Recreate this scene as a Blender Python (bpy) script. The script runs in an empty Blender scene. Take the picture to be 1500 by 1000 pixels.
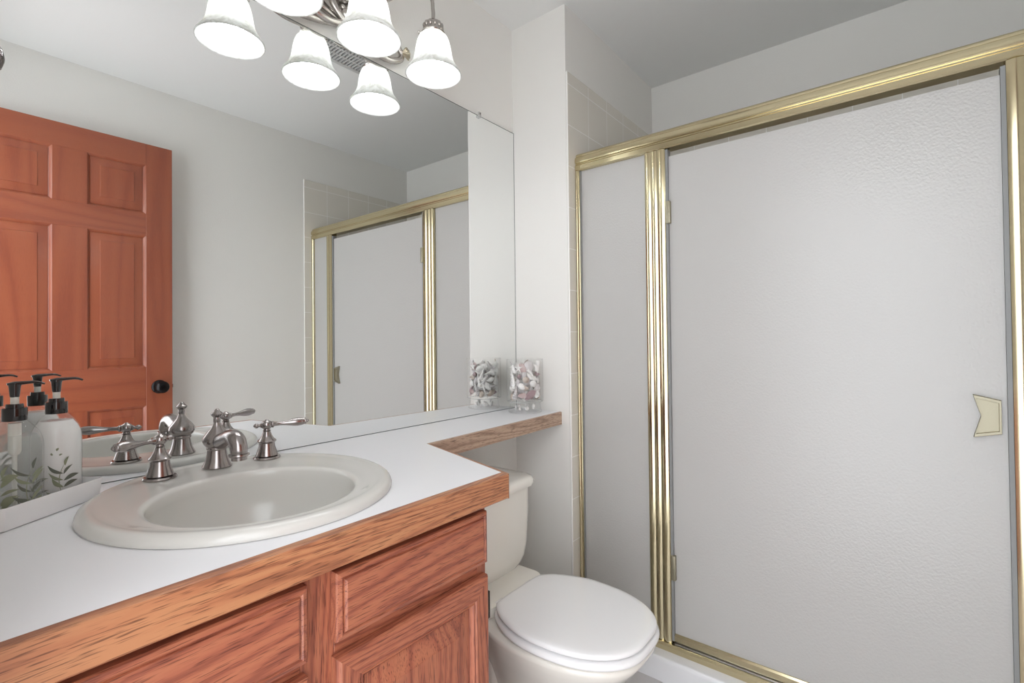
import bpy, bmesh, math, random
from mathutils import Vector, Matrix, Euler
random.seed(7)
S = bpy.context.scene
COL = S.collection
PI = math.pi

# ------------------------------------------------------------------ camera
cam_data = bpy.data.cameras.new('camera')
cam = bpy.data.objects.new('camera', cam_data)
COL.objects.link(cam)
CAM = Vector((-1.60674, -1.26946, 1.14465))
Fv = Vector((0.780923, 0.624506, 0.012298))
Rv = Vector((0.624621, -0.780850, -0.011007))
Uv = Vector((-0.002728, -0.016277, 0.999864))
m = Matrix((Rv, Uv, -Fv)).transposed().to_4x4()
m.translation = CAM
cam.matrix_world = m
cam_data.sensor_width = 36.0
cam_data.lens = 720.04 / 1500 * 36
cam_data.shift_x = -0.0001
cam_data.shift_y = -(500 - 488.56) / 1500
cam_data.clip_start = 0.02
S.camera = cam

# ------------------------------------------------------------------ world, light, exposure
W = bpy.data.worlds.new('world'); S.world = W; W.use_nodes = True
W.node_tree.nodes['Background'].inputs[0].default_value = (0.91, 0.955, 1.0, 1)
W.node_tree.nodes['Background'].inputs[1].default_value = 3.8
S.view_settings.view_transform = 'Standard'
S.view_settings.look = 'None'
S.view_settings.exposure = 0.04
S.view_settings.gamma = 1.0
S.view_settings.use_curve_mapping = False
BULB = 36.0            # emission strength of the three bulbs
FILL = 6.0            # power of the fill light added beyond the doorway

def area(name, loc, target, size, power, color):
    d = bpy.data.lights.new(name, 'AREA'); d.shape = 'RECTANGLE'
    d.size, d.size_y = size; d.energy = power; d.color = color
    o = bpy.data.objects.new(name, d); COL.objects.link(o)
    o.location = loc
    o.rotation_euler = (Vector(target) - Vector(loc)).to_track_quat('-Z', 'Y').to_euler()
    return o
area('doorway_fill', (-2.5, -1.1, 2.15), (-1.0, -0.7, 0.7), (1.3, 1.3), FILL, (0.96, 0.98, 1.0))  # unseen fill added past the doorway to brighten the room, no hall lamp

# ------------------------------------------------------------------ material helpers
def srgb(r, g, b):
    f = lambda c: (c/255/12.92) if c/255 <= 0.04045 else ((c/255+0.055)/1.055)**2.4
    return (f(r), f(g), f(b), 1)
def newmat(name):
    m = bpy.data.materials.new(name); m.use_nodes = True
    nt = m.node_tree; b = nt.nodes['Principled BSDF']
    return m, nt, b
def pbr(name, col, rough=0.5, metal=0.0, coat=0.0, bump=None, spec=None, ior=None):
    m, nt, b = newmat(name)
    b.inputs['Base Color'].default_value = col
    b.inputs['Roughness'].default_value = rough
    b.inputs['Metallic'].default_value = metal
    b.inputs['Coat Weight'].default_value = coat
    b.inputs['Coat Roughness'].default_value = 0.08
    if spec is not None: b.inputs['Specular IOR Level'].default_value = spec
    if bump:
        sc, st, dist = bump
        tc = nt.nodes.new('ShaderNodeTexCoord'); n = nt.nodes.new('ShaderNodeTexNoise')
        n.inputs['Scale'].default_value = sc; n.inputs['Detail'].default_value = 3
        bp = nt.nodes.new('ShaderNodeBump'); bp.inputs['Strength'].default_value = st
        bp.inputs['Distance'].default_value = dist
        nt.links.new(tc.outputs['Object'], n.inputs['Vector'])
        nt.links.new(n.outputs['Fac'], bp.inputs['Height'])
        nt.links.new(bp.outputs['Normal'], b.inputs['Normal'])
    return m
def wood(name, axis, light, mid, dark, rough=0.42, coat=0.1, pore=0.7, band=7.0, seed=0.0, lines=190):
    """oak / pine: stretched fibres, growth bands bent into arches, short dark pores"""
    m, nt, b = newmat(name); N = nt.nodes.new; L = nt.links.new
    tc = N('ShaderNodeTexCoord')
    sc = [1.0, 1.0, 1.0]; sc['xyz'.index(axis)] = 0.07
    mp = N('ShaderNodeMapping'); mp.inputs['Scale'].default_value = sc
    mp.inputs['Location'].default_value = (seed, seed*1.7, seed*0.6)
    L(tc.outputs['Object'], mp.inputs['Vector'])
    big = N('ShaderNodeTexNoise'); big.inputs['Scale'].default_value = band; big.inputs['Detail'].default_value = 1.5
    big.inputs['Roughness'].default_value = 0.4
    L(mp.outputs[0], big.inputs['Vector'])
    mul = N('ShaderNodeMath'); mul.operation = 'MULTIPLY'; mul.inputs[1].default_value = lines
    L(big.outputs['Fac'], mul.inputs[0])
    fine = N('ShaderNodeTexNoise'); fine.inputs['Scale'].default_value = 420; fine.inputs['Detail'].default_value = 2
    L(mp.outputs[0], fine.inputs['Vector'])
    add = N('ShaderNodeMath'); add.operation = 'MULTIPLY_ADD'; add.inputs[1].default_value = 2.2
    L(fine.outputs['Fac'], add.inputs[0]); L(mul.outputs[0], add.inputs[2])
    sn = N('ShaderNodeMath'); sn.operation = 'SINE'; L(add.outputs[0], sn.inputs[0])
    mr = N('ShaderNodeMapRange'); mr.inputs[1].default_value = -1; mr.inputs[2].default_value = 1
    L(sn.outputs[0], mr.inputs[0])
    r1 = N('ShaderNodeValToRGB'); e = r1.color_ramp.elements
    e[0].position = 0.0; e[0].color = dark; e[1].position = 1.0; e[1].color = light
    k = r1.color_ramp.elements.new(0.22); k.color = mid
    L(mr.outputs[0], r1.inputs[0])
    mid_n = N('ShaderNodeTexNoise'); mid_n.inputs['Scale'].default_value = 3.0
    L(mp.outputs[0], mid_n.inputs['Vector'])
    r0 = N('ShaderNodeMix'); r0.data_type = 'RGBA'; r0.inputs['Factor'].default_value = 0.5
    L(r1.outputs[0], r0.inputs['A']); r0.inputs['B'].default_value = mid
    # pores
    mp2 = N('ShaderNodeMapping'); s2 = [1.0]*3; s2['xyz'.index(axis)] = 0.045
    mp2.inputs['Scale'].default_value = s2; L(tc.outputs['Object'], mp2.inputs['Vector'])
    pn = N('ShaderNodeTexNoise'); pn.inputs['Scale'].default_value = 700; pn.inputs['Detail'].default_value = 1
    L(mp2.outputs[0], pn.inputs['Vector'])
    pr = N('ShaderNodeValToRGB'); pr.color_ramp.elements[0].position = 0.56; pr.color_ramp.elements[1].position = 0.68
    L(pn.outputs['Fac'], pr.inputs[0])
    pf = N('ShaderNodeMath'); pf.operation = 'MULTIPLY'; pf.inputs[1].default_value = pore
    L(pr.outputs[0], pf.inputs[0])
    mx = N('ShaderNodeMix'); mx.data_type = 'RGBA'
    L(pf.outputs[0], mx.inputs['Factor']); L(r0.outputs['Result'], mx.inputs['A'])
    mx.inputs['B'].default_value = (dark[0]*0.45, dark[1]*0.4, dark[2]*0.4, 1)
    L(mx.outputs['Result'], b.inputs['Base Color'])
    b.inputs['Roughness'].default_value = rough
    b.inputs['Coat Weight'].default_value = coat; b.inputs['Coat Roughness'].default_value = 0.18
    bp = N('ShaderNodeBump'); bp.inputs['Strength'].default_value = 0.25; bp.inputs['Distance'].default_value = 0.0006
    bp.invert = True
    L(pf.outputs[0], bp.inputs['Height']); L(bp.outputs[0], b.inputs['Normal'])
    return m
def thin_glass(name, tint=(0.985, 0.99, 0.99, 1), haze=0.0, rough=0.02, k=0.9):
    m = bpy.data.materials.new(name); m.use_nodes = True; nt = m.node_tree; nt.nodes.clear()
    N = nt.nodes.new; L = nt.links.new
    out = N('ShaderNodeOutputMaterial'); tr = N('ShaderNodeBsdfTransparent'); tr.inputs[0].default_value = tint
    gl = N('ShaderNodeBsdfGlossy'); gl.inputs['Roughness'].default_value = rough
    lw = N('ShaderNodeLayerWeight'); lw.inputs['Blend'].default_value = 0.5
    pw = N('ShaderNodeMath'); pw.operation = 'POWER'; pw.inputs[1].default_value = 4.0
    L(lw.outputs['Facing'], pw.inputs[0])
    mu = N('ShaderNodeMath'); mu.operation = 'MULTIPLY_ADD'; mu.inputs[1].default_value = 0.6*k; mu.inputs[2].default_value = 0.015; mu.use_clamp = True
    L(pw.outputs[0], mu.inputs[0])
    mx = N('ShaderNodeMixShader'); L(mu.outputs[0], mx.inputs[0]); L(tr.outputs[0], mx.inputs[1]); L(gl.outputs[0], mx.inputs[2])
    last = mx
    if haze:
        df = N('ShaderNodeBsdfTranslucent'); df.inputs[0].default_value = (0.9, 0.92, 0.9, 1)
        d2 = N('ShaderNodeBsdfDiffuse'); d2.inputs[0].default_value = (0.9, 0.92, 0.9, 1)
        m2 = N('ShaderNodeMixShader'); m2.inputs[0].default_value = 0.5
        L(df.outputs[0], m2.inputs[1]); L(d2.outputs[0], m2.inputs[2])
        m3 = N('ShaderNodeMixShader'); m3.inputs[0].default_value = haze
        L(mx.outputs[0], m3.inputs[1]); L(m2.outputs[0], m3.inputs[2]); last = m3
    L(last.outputs[0], out.inputs[0])
    return m
def frosted(name):
    m = bpy.data.materials.new(name); m.use_nodes = True; nt = m.node_tree; nt.nodes.clear()
    N = nt.nodes.new; L = nt.links.new
    out = N('ShaderNodeOutputMaterial')
    tl = N('ShaderNodeBsdfTranslucent'); tl.inputs[0].default_value = srgb(253, 252, 250)
    df = N('ShaderNodeBsdfDiffuse'); df.inputs[0].default_value = srgb(216, 214, 211)
    gl = N('ShaderNodeBsdfGlossy'); gl.inputs['Roughness'].default_value = 0.3
    tc = N('ShaderNodeTexCoord'); vo = N('ShaderNodeTexNoise'); vo.inputs['Scale'].default_value = 170; vo.inputs['Detail'].default_value = 2
    L(tc.outputs['Object'], vo.inputs['Vector'])
    bp = N('ShaderNodeBump'); bp.inputs['Strength'].default_value = 0.55; bp.inputs['Distance'].default_value = 0.0015
    L(vo.outputs['Fac'], bp.inputs['Height'])
    for n in (df, gl, tl): L(bp.outputs[0], n.inputs['Normal'])
    a = N('ShaderNodeMixShader'); a.inputs[0].default_value = 0.62
    L(tl.outputs[0], a.inputs[1]); L(df.outputs[0], a.inputs[2])
    c = N('ShaderNodeMixShader'); c.inputs[0].default_value = 0.07
    L(a.outputs[0], c.inputs[1]); L(gl.outputs[0], c.inputs[2]); L(c.outputs[0], out.inputs[0])
    return m
def shade_glass(name):
    m = bpy.data.materials.new(name); m.use_nodes = True; nt = m.node_tree; nt.nodes.clear()
    N = nt.nodes.new; L = nt.links.new
    out = N('ShaderNodeOutputMaterial')
    tc = N('ShaderNodeTexCoord'); no = N('ShaderNodeTexNoise'); no.inputs['Scale'].default_value = 38; no.inputs['Detail'].default_value = 6
    no.inputs['Distortion'].default_value = 1.5
    L(tc.outputs['Object'], no.inputs['Vector'])
    cr = N('ShaderNodeValToRGB'); cr.color_ramp.elements[0].position = 0.3; cr.color_ramp.elements[1].position = 0.62
    cr.color_ramp.elements[0].color = srgb(190, 189, 183); cr.color_ramp.elements[1].color = srgb(222, 222, 220)
    L(no.outputs['Fac'], cr.inputs[0])
    tl = N('ShaderNodeBsdfTranslucent'); df = N('ShaderNodeBsdfDiffuse'); gl = N('ShaderNodeBsdfGlossy')
    gl.inputs['Roughness'].default_value = 0.15
    L(cr.outputs[0], tl.inputs[0]); L(cr.outputs[0], df.inputs[0])
    a = N('ShaderNodeMixShader'); a.inputs[0].default_value = 0.5
    L(tl.outputs[0], a.inputs[1]); L(df.outputs[0], a.inputs[2])
    c = N('ShaderNodeMixShader'); c.inputs[0].default_value = 0.06
    L(a.outputs[0], c.inputs[1]); L(gl.outputs[0], c.inputs[2]); L(c.outputs[0], out.inputs[0])
    return m
def emit(name, col, s):
    m, nt, b = newmat(name)
    b.inputs['Base Color'].default_value = col
    b.inputs['Emission Color'].default_value = col; b.inputs['Emission Strength'].default_value = s
    return m
def tiles(name, plane):
    """six inch off-white wall tiles with pale grout; plane = 'xz' or 'yz'"""
    m, nt, b = newmat(name); N = nt.nodes.new; L = nt.links.new
    tc = N('ShaderNodeTexCoord'); sp = N('ShaderNodeSeparateXYZ'); L(tc.outputs['Object'], sp.inputs[0])
    cb = N('ShaderNodeCombineXYZ'); L(sp.outputs[0 if plane == 'xz' else 1], cb.inputs[0])
    of = N('ShaderNodeMath'); of.operation = 'ADD'; of.inputs[1].default_value = -1.651 + 0.1595*20
    L(sp.outputs[2], of.inputs[0]); L(of.outputs[0], cb.inputs[1])
    br = N('ShaderNodeTexBrick'); br.offset = 0.0; br.squash = 1.0
    br.inputs['Scale'].default_value = 1.0; br.inputs['Brick Width'].default_value = 0.1595
    br.inputs['Row Height'].default_value = 0.1595; br.inputs['Mortar Size'].default_value = 0.0017
    br.inputs['Mortar Smooth'].default_value = 0.3; br.inputs['Bias'].default_value = 0
    br.inputs['Color1'].default_value = srgb(224, 219, 208); br.inputs['Color2'].default_value = srgb(222, 217, 207)
    br.inputs['Mortar'].default_value = srgb(246, 244, 240)
    L(cb.outputs[0], br.inputs['Vector']); L(br.outputs['Color'], b.inputs['Base Color'])
    b.inputs['Roughness'].default_value = 0.22
    bp = N('ShaderNodeBump'); bp.invert = True; bp.inputs['Strength'].default_value = 0.4; bp.inputs['Distance'].default_value = 0.001
    L(br.outputs['Fac'], bp.inputs['Height']); L(bp.outputs[0], b.inputs['Normal'])
    return m

M = {}
M['wall'] = pbr('wall_paint', srgb(235, 233, 228), 0.75, bump=(170, 0.25, 0.002))
M['ceiling'] = pbr('ceiling_paint', srgb(234, 234, 232), 0.85, bump=(120, 0.2, 0.002))
M['floor'] = pbr('vinyl_floor', srgb(206, 203, 202), 0.4, bump=(40, 0.1, 0.001))
M['mirror'] = pbr('mirror_silver', (0.90, 0.91, 0.905, 1), 0.0, 1.0)
M['mirror_edge'] = pbr('mirror_edge', srgb(96, 104, 100), 0.25)
M['laminate'] = pbr('white_laminate', srgb(236, 236, 238), 0.4, bump=(900, 0.03, 0.0005))
M['porcelain'] = pbr('biscuit_porcelain', srgb(214, 212, 206), 0.15, coat=0.1)
M['toilet'] = pbr('toilet_porcelain', srgb(243, 240, 231), 0.12, coat=0.5)
M['seat'] = pbr('toilet_seat_plastic', srgb(248, 248, 248), 0.2, coat=0.2)
M['pewter'] = pbr('aged_pewter', srgb(166, 159, 157), 0.22, 1.0, bump=(500, 0.05, 0.0004))
M['fixture'] = pbr('brushed_nickel', srgb(190, 185, 180), 0.25, 1.0)
M['fixture_gold'] = pbr('antique_leaf_metal', srgb(178, 168, 148), 0.3, 1.0)
M['brass'] = pbr('polished_brass', srgb(212, 200, 166), 0.17, 1.0)
M['brass_dull'] = pbr('dull_brass', srgb(172, 166, 146), 0.5, 1.0, bump=(600, 0.3, 0.0006))
M['aluminium'] = pbr('silver_strip', srgb(205, 207, 210), 0.3, 1.0)
M['seal'] = pbr('grey_seal', srgb(140, 141, 140), 0.5)
M['dark'] = pbr('dark_gap', srgb(30, 26, 22), 0.7)
M['black'] = pbr('black_plastic', srgb(22, 20, 21), 0.12, coat=0.5)
M['knob'] = pbr('black_bronze', srgb(28, 25, 26), 0.22, 0.6)
M['chrome'] = pbr('dark_chrome', srgb(120, 112, 112), 0.12, 1.0)
M['hinge'] = pbr('hinge_metal', srgb(70, 66, 60), 0.35, 0.9)
M['white'] = pbr('white_ceramic', srgb(240, 240, 240), 0.2, coat=0.2)
M['stem'] = pbr('pump_stem', srgb(232, 232, 224), 0.35)
M['soap'] = pbr('milky_soap', srgb(238, 238, 236), 0.3)
M['leaf'] = pbr('printed_leaf_green', srgb(136, 142, 116), 0.5)
M['leaf2'] = pbr('printed_leaf_dark', srgb(98, 102, 90), 0.5)
M['glass'] = thin_glass('jar_glass', tint=(1, 1, 1, 1), haze=0.03)
M['bottle'] = thin_glass('bottle_glass', haze=0.05)
M['clear_soap'] = thin_glass('clear_soap', tint=(0.97, 0.98, 0.975, 1), haze=0.2, k=0.5)
M['clip'] = thin_glass('clear_clip', haze=0.35, k=1.5)
M['frost'] = frosted('pebbled_glass')
M['shade'] = shade_glass('alabaster_glass')
M['bulb'] = emit('glowing_bulb', (0.93, 0.965, 1.0, 1), BULB)
M['vent'] = pbr('vent_plastic', srgb(205, 205, 203), 0.5)
M['pan'] = pbr('shower_pan', srgb(232, 232, 234), 0.25)
M['caulk'] = pbr('caulk', srgb(225, 222, 215), 0.5)
M['tile_y'] = tiles('wall_tile_side', 'xz')
M['tile_x'] = tiles('wall_tile_back', 'yz')
OL, OM, OD = srgb(182, 116, 84), srgb(162, 94, 70), srgb(108, 56, 44)
for ax in 'xyz':
    M['oak_'+ax] = wood('red_oak_'+ax, ax, OL, OM, OD)
EL, EM, ED = srgb(192, 140, 98), srgb(172, 112, 78), srgb(112, 68, 50)
M['edge_x'] = wood('oak_edge_x', 'x', EL, EM, ED, band=9)
M['edge_y'] = wood('oak_edge_y', 'y', EL, EM, ED, band=9)
SL, SM, SD = srgb(206, 180, 156), srgb(184, 154, 132), srgb(128, 100, 86)
M['shelf_x'] = wood('pale_oak_x', 'x', SL, SM, SD, band=9)
DL, DM, DD = srgb(160, 88, 58), srgb(150, 78, 52), srgb(134, 66, 45)
for ax in 'xz':
    M['door_'+ax] = wood('door_wood_'+ax, ax, DL, DM, DD, rough=0.35, coat=0.5, pore=0.12, band=6, seed=3.1, lines=60)

# ------------------------------------------------------------------ mesh helpers (world coordinates)
def box(bm, x0, x1, y0, y1, z0, z1, bev=0.0, seg=2):
    if x0 > x1: x0, x1 = x1, x0
    if y0 > y1: y0, y1 = y1, y0
    if z0 > z1: z0, z1 = z1, z0
    vs = [bm.verts.new((x, y, z)) for z in (z0, z1) for (x, y) in ((x0, y0), (x1, y0), (x1, y1), (x0, y1))]
    fs = [(0, 3, 2, 1), (4, 5, 6, 7), (0, 1, 5, 4), (1, 2, 6, 5), (2, 3, 7, 6), (3, 0, 4, 7)]
    nf = [bm.faces.new([vs[i] for i in f]) for f in fs]
    if bev:
        es = list({e for f in nf for e in f.edges})
        bmesh.ops.bevel(bm, geom=es, offset=bev, segments=seg, profile=0.5, affect='EDGES', clamp_overlap=True)
def prism(bm, poly, axis, a, b):
    """poly = 2D outline (in the two axes other than 'axis', in xyz order) extruded from a to b"""
    def P(u, v, w):
        if axis == 'x': return (w, u, v)
        if axis == 'y': return (u, w, v)
        return (u, v, w)
    A = [bm.verts.new(P(u, v, a)) for u, v in poly]; B = [bm.verts.new(P(u, v, b)) for u, v in poly]
    n = len(poly); fs = []
    for i in range(n):
        fs.append(bm.faces.new((A[i], A[(i+1) % n], B[(i+1) % n], B[i])))
    fs.append(bm.faces.new(A[::-1])); fs.append(bm.faces.new(B))
    bmesh.ops.recalc_face_normals(bm, faces=fs)
    return fs
def loft(bm, rings, cap0=True, cap1=True, closed=True):
    R = [[bm.verts.new(p) for p in r] for r in rings]; fs = []
    n = len(R[0])
    for a, b in zip(R[:-1], R[1:]):
        for i in range(n if closed else n-1):
            j = (i+1) % n
            fs.append(bm.faces.new((a[i], a[j], b[j], b[i])))
    if cap0: fs.append(bm.faces.new(R[0][::-1]))
    if cap1: fs.append(bm.faces.new(R[-1]))
    bmesh.ops.recalc_face_normals(bm, faces=fs)
    return fs
def circ(c, r, n=32, u=Vector((1, 0, 0)), v=Vector((0, 1, 0)), ry=None):
    c = Vector(c); ry = r if ry is None else ry
    return [c + u*r*math.cos(2*PI*i/n) + v*ry*math.sin(2*PI*i/n) for i in range(n)]
def lathe(bm, prof, origin, axis=(0, 0, 1), n=32, cap0=True, cap1=True):
    """prof = [(radius, height along axis)]"""
    ax = Vector(axis).normalized(); q = Vector((0, 0, 1)).rotation_difference(ax)
    u = q @ Vector((1, 0, 0)); v = q @ Vector((0, 1, 0)); o = Vector(origin)
    rings = [circ(o + ax*h, max(r, 1e-4), n, u, v) for r, h in prof]
    return loft(bm, rings, cap0, cap1)
def tube(bm, pts, rad, n=12, flat=1.0):
    pts = [Vector(p) for p in pts]; k = len(pts)
    rad = rad if isinstance(rad, (list, tuple)) else [rad]*k
    rings = []; up = None
    for i, p in enumerate(pts):
        t = (pts[min(i+1, k-1)] - pts[max(i-1, 0)]).normalized()
        if up is None:
            up = Vector((0, 0, 1)) if abs(t.z) < 0.9 else Vector((1, 0, 0))
        s = t.cross(up).normalized(); up = s.cross(t).normalized()
        rings.append([p + s*rad[i]*math.cos(2*PI*j/n) + up*rad[i]*flat*math.sin(2*PI*j/n) for j in range(n)])
    return loft(bm, rings)
def spline(ctrl, n=8):
    """Catmull-Rom through the control points"""
    P = [Vector(p) for p in ctrl]; P = [2*P[0]-P[1]] + P + [2*P[-1]-P[-2]]; out = []
    for i in range(1, len(P)-2):
        for k in range(n):
            t = k/n; a, b, c, d = P[i-1], P[i], P[i+1], P[i+2]
            out.append(0.5*((2*b) + (c-a)*t + (2*a-5*b+4*c-d)*t*t + (3*b-a-3*c+d)*t**3))
    out.append(P[-2]); return out
def lerp_list(a, n):
    out = []
    for i in range(n):
        f = i/(n-1)*(len(a)-1); k = min(int(f), len(a)-2); out.append(a[k] + (a[k+1]-a[k])*(f-k))
    return out
def sphere(bm, c, r, sc=(1, 1, 1), n=16):
    prof = [(r*math.sin(PI*i/n), -r*math.cos(PI*i/n)) for i in range(n+1)]
    rings = [[Vector(c) + Vector((p[0]*math.cos(2*PI*j/(2*n))*sc[0], p[0]*math.sin(2*PI*j/(2*n))*sc[1], p[1]*sc[2])) for j in range(2*n)] for p in prof[1:-1]]
    return loft(bm, rings)
def NB(): return bmesh.new()
def obj(name, bm, mat, parent=None, loc=None, smooth=35, mats=None):
    me = bpy.data.meshes.new(name)
    o = bpy.data.objects.new(name, me); COL.objects.link(o)
    off = Vector((0, 0, 0))
    if parent is not None:
        p = parent
        while p is not None: off += p.location; p = p.parent
        o.parent = parent
    elif loc is not None:
        off = Vector(loc); o.location = off
    for v in bm.verts: v.co -= off
    bm.to_mesh(me); bm.free()
    for mm in (mats or [mat]): me.materials.append(mm)
    if smooth:
        me.shade_smooth(); me.set_sharp_from_angle(angle=math.radians(smooth))
    return o
def tag(o, label, cat, group=None, kind=None):
    if label: o['label'] = label
    if cat: o['category'] = cat
    if group: o['group'] = group
    if kind: o['kind'] = kind
    return o
def thing(name, label, cat, loc, group=None):
    o = bpy.data.objects.new(name, None); COL.objects.link(o); o.location = loc
    o.empty_display_size = 0.05
    return tag(o, label, cat, group)
def struct(name, bm, mat, smooth=0, label=None, mats=None):
    o = obj(name, bm, mat, None, smooth=smooth, mats=mats); o['kind'] = 'structure'
    if label: o['label'] = label
    return o

# ------------------------------------------------------------------ room shell
H = 2.44; WY = -1.711; WX = -1.59; SX = 0.833; SY = -0.262; TZ = 2.178; HX = 0.047; C = 0.864
b = NB(); box(b, -1.80, SX+0.12, WY-0.12, 0.12, -0.1, 0.0); struct('floor', b, M['floor'], label='light vinyl bathroom floor')
b = NB(); box(b, -1.80, SX+0.12, WY-0.12, 0.12, H, H+0.1); struct('ceiling', b, M['ceiling'], label='flat pale grey ceiling')
b = NB(); box(b, WX-0.12, 0.0, 0.0, 0.12, 0.0, H); struct('wall_back', b, M['wall'], label='painted wall behind mirror and light fixture')
b = NB(); box(b, 0.0, SX+0.12, SY, 0.12, 0.0, H); struct('wall_side', b, M['wall'], label='painted return wall between toilet and shower')
b = NB(); box(b, SX, SX+0.12, WY, SY, 0.0, H); struct('wall_right', b, M['wall'], label='painted wall at the back of the shower')
b = NB(); box(b, WX-0.12, SX+0.12, WY-0.12, WY, 0.0, H); struct('wall_front', b, M['wall'], label='pale wall behind the open door, seen in the mirror')
b = NB(); box(b, WX-0.10, WX, -0.70, 0.0, 0.0, H); box(b, WX-0.10, WX, WY, -0.70, 2.16, H)
struct('wall_left', b, M['wall'], label='painted left wall with the doorway')
# tiled shower surround
b = NB(); box(b, 0.0, SX, SY-0.008, SY, 0.06, TZ, 0.003); struct('trim_1', b, M['tile_y'], label='off-white square wall tiles on shower side')
b = NB(); box(b, SX-0.008, SX, WY+0.008, SY-0.008, 0.06, TZ); struct('trim_2', b, M['tile_x'], label='off-white square wall tiles behind the shower glass')
b = NB(); box(b, 0.0, SX, WY, WY+0.008, 0.06, TZ, 0.003); struct('trim_3', b, M['tile_y'], label='off-white square wall tiles on far shower side')
# shower pan with raised curb
t = thing('shower_pan', 'white shower pan with raised rounded curb under the glass enclosure', 'shower pan', (0.4, -1.0, 0.0))
prof = [(-0.012, 0.0), (-0.012, 0.064)]
for i in range(7):
    a = PI - PI/2*i/6; prof.append((0.0 + 0.012*math.cos(a), 0.066 + 0.012*math.sin(a)))
prof += [(0.125, 0.078), (0.14, 0.07), (0.15, 0.03), (SX-0.01, 0.03), (SX-0.01, 0.0)]
b = NB(); prism(b, prof, 'y', WY+0.009, SY-0.009); obj('curb', b, M['pan'], t, smooth=40)
b = NB(); lathe(b, [(0.045, 0.0305), (0.045, 0.033), (0.035, 0.034)], (0.45, -1.0, 0)); obj('drain', b, M['chrome'], t)

# ------------------------------------------------------------------ shower enclosure
enc = thing('shower_enclosure', 'framed brass shower enclosure with pebbled glass panels and hinged door', 'shower enclosure', (HX+0.02, -1.0, 0.078))
y0, y1 = SY-0.009, WY+0.009
# header: stepped, ridged rail
hp = [(HX+0.045, 1.80), (HX+0.045, 1.868), (HX+0.012, 1.868), (HX+0.007, 1.862), (HX+0.007, 1.856), (HX+0.001, 1.852),
      (HX-0.002, 1.842), (HX-0.001, 1.831), (HX+0.003, 1.828), (HX+0.003, 1.824), (HX-0.001, 1.820), (HX-0.001, 1.804), (HX+0.003, 1.80)]
b = NB(); prism(b, hp, 'y', y0, y1); obj('header_rail', b, M['brass'], enc, smooth=25)
# bottom track
bp_ = [(HX-0.012, 0.078), (HX-0.012, 0.094), (HX-0.006, 0.101), (HX+0.002, 0.103), (HX+0.045, 0.103), (HX+0.045, 0.078)]
b = NB(); prism(b, bp_, 'y', y0, y1); obj('bottom_track', b, M['brass'], enc, smooth=25)
b = NB(); box(b, HX-0.002, HX+0.016, -0.64, -1.462, 0.103, 0.108, 0.001); obj('drip_strip', b, M['aluminium'], enc)
def fluted(ya, yb, ribs, depth=0.035, rib=0.006):
    """vertical profile: rounded ribs on the front, from ya to yb"""
    P = []; n = 8; w = (yb-ya)/ribs
    for k in range(ribs):
        for i in range(n+1):
            u = i/n
            P.append((HX+0.002 - rib*math.sin(PI*u), ya + w*(k+u)))
    P += [(HX+depth, yb), (HX+depth, ya)]
    return P
def upright(name, parts, z0=0.1035, z1=1.7995):
    b = NB()
    for (ya, yb, r, rib) in parts: prism(b, fluted(ya, yb, r, rib=rib), 'z', z0, z1)
    return obj(name, b, M['brass'], enc, smooth=30)
upright('wall_jamb', [(SY-0.009, SY-0.020, 1, 0.004), (SY-0.0202, SY-0.026, 1, 0.001)])
upright('post', [(-0.556, -0.601, 2, 0.0035), (-0.602, -0.628, 1, 0.004)])
upright('post', [(-1.468, -1.500, 1, 0.004), (-1.501, -1.527, 1, 0.003)])
upright('wall_jamb', [(WY+0.026, WY+0.009, 1, 0.004)])
def panel(name, ya, yb, z0, z1, xx=HX+0.014):
    b = NB(); box(b, xx, xx+0.005, ya, yb, z0, z1); return obj(name, b, M['frost'], enc, smooth=0)
p1 = panel('fixed_glass_panel', SY-0.027, -0.555, 0.104, 1.7995)
p2 = panel('fixed_glass_panel', -1.528, WY+0.027, 0.104, 1.7995)
b = NB(); box(b, HX+0.008, HX+0.013, SY-0.026, SY-0.030, 0.104, 1.799); obj('glazing_seal', b, M['seal'], p1, smooth=0)
# hinged door
door = panel('glass_door', -0.640, -1.458, 0.112, 1.772, HX+0.010)
b = NB(); prism(b, [(HX+0.004, 0.110), (HX+0.002, 0.114), (HX+0.002, 0.130), (HX+0.006, 0.136), (HX+0.0095, 0.136), (HX+0.0095, 0.110)], 'y', -0.640, -1.458)
obj('door_bottom_rail', b, M['brass'], door, smooth=25)
b = NB(); box(b, HX+0.001, HX+0.028, -0.6295, -0.6395, 0.112, 1.795); obj('pivot_strip', b, M['seal'], enc, smooth=0)
b = NB(); box(b, HX-0.001, HX+0.0005, -0.6285, -0.6315, 0.105, 1.795); obj('pivot_edge', b, M['brass'], enc, smooth=0)
b = NB(); box(b, HX+0.004, HX+0.028, -1.4585, -1.4675, 0.11, 1.79); obj('door_seal', b, M['seal'], enc, smooth=0)
for zz in ((1.538, 1.615), (0.319, 0.403)):
    b = NB(); box(b, HX-0.005, HX+0.0095, -0.632, -0.6475, zz[0], zz[1], 0.002)
    h = obj('hinge', b, M['brass_dull'], door)
    b = NB(); zc = (zz[0]+zz[1])/2; lathe(b, [(0.0035, 0), (0.003, 0.0015)], (HX-0.005, -0.641, zc), (-1, 0, 0), 12); obj('hinge_screw', b, M['brass_dull'], h)
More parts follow.
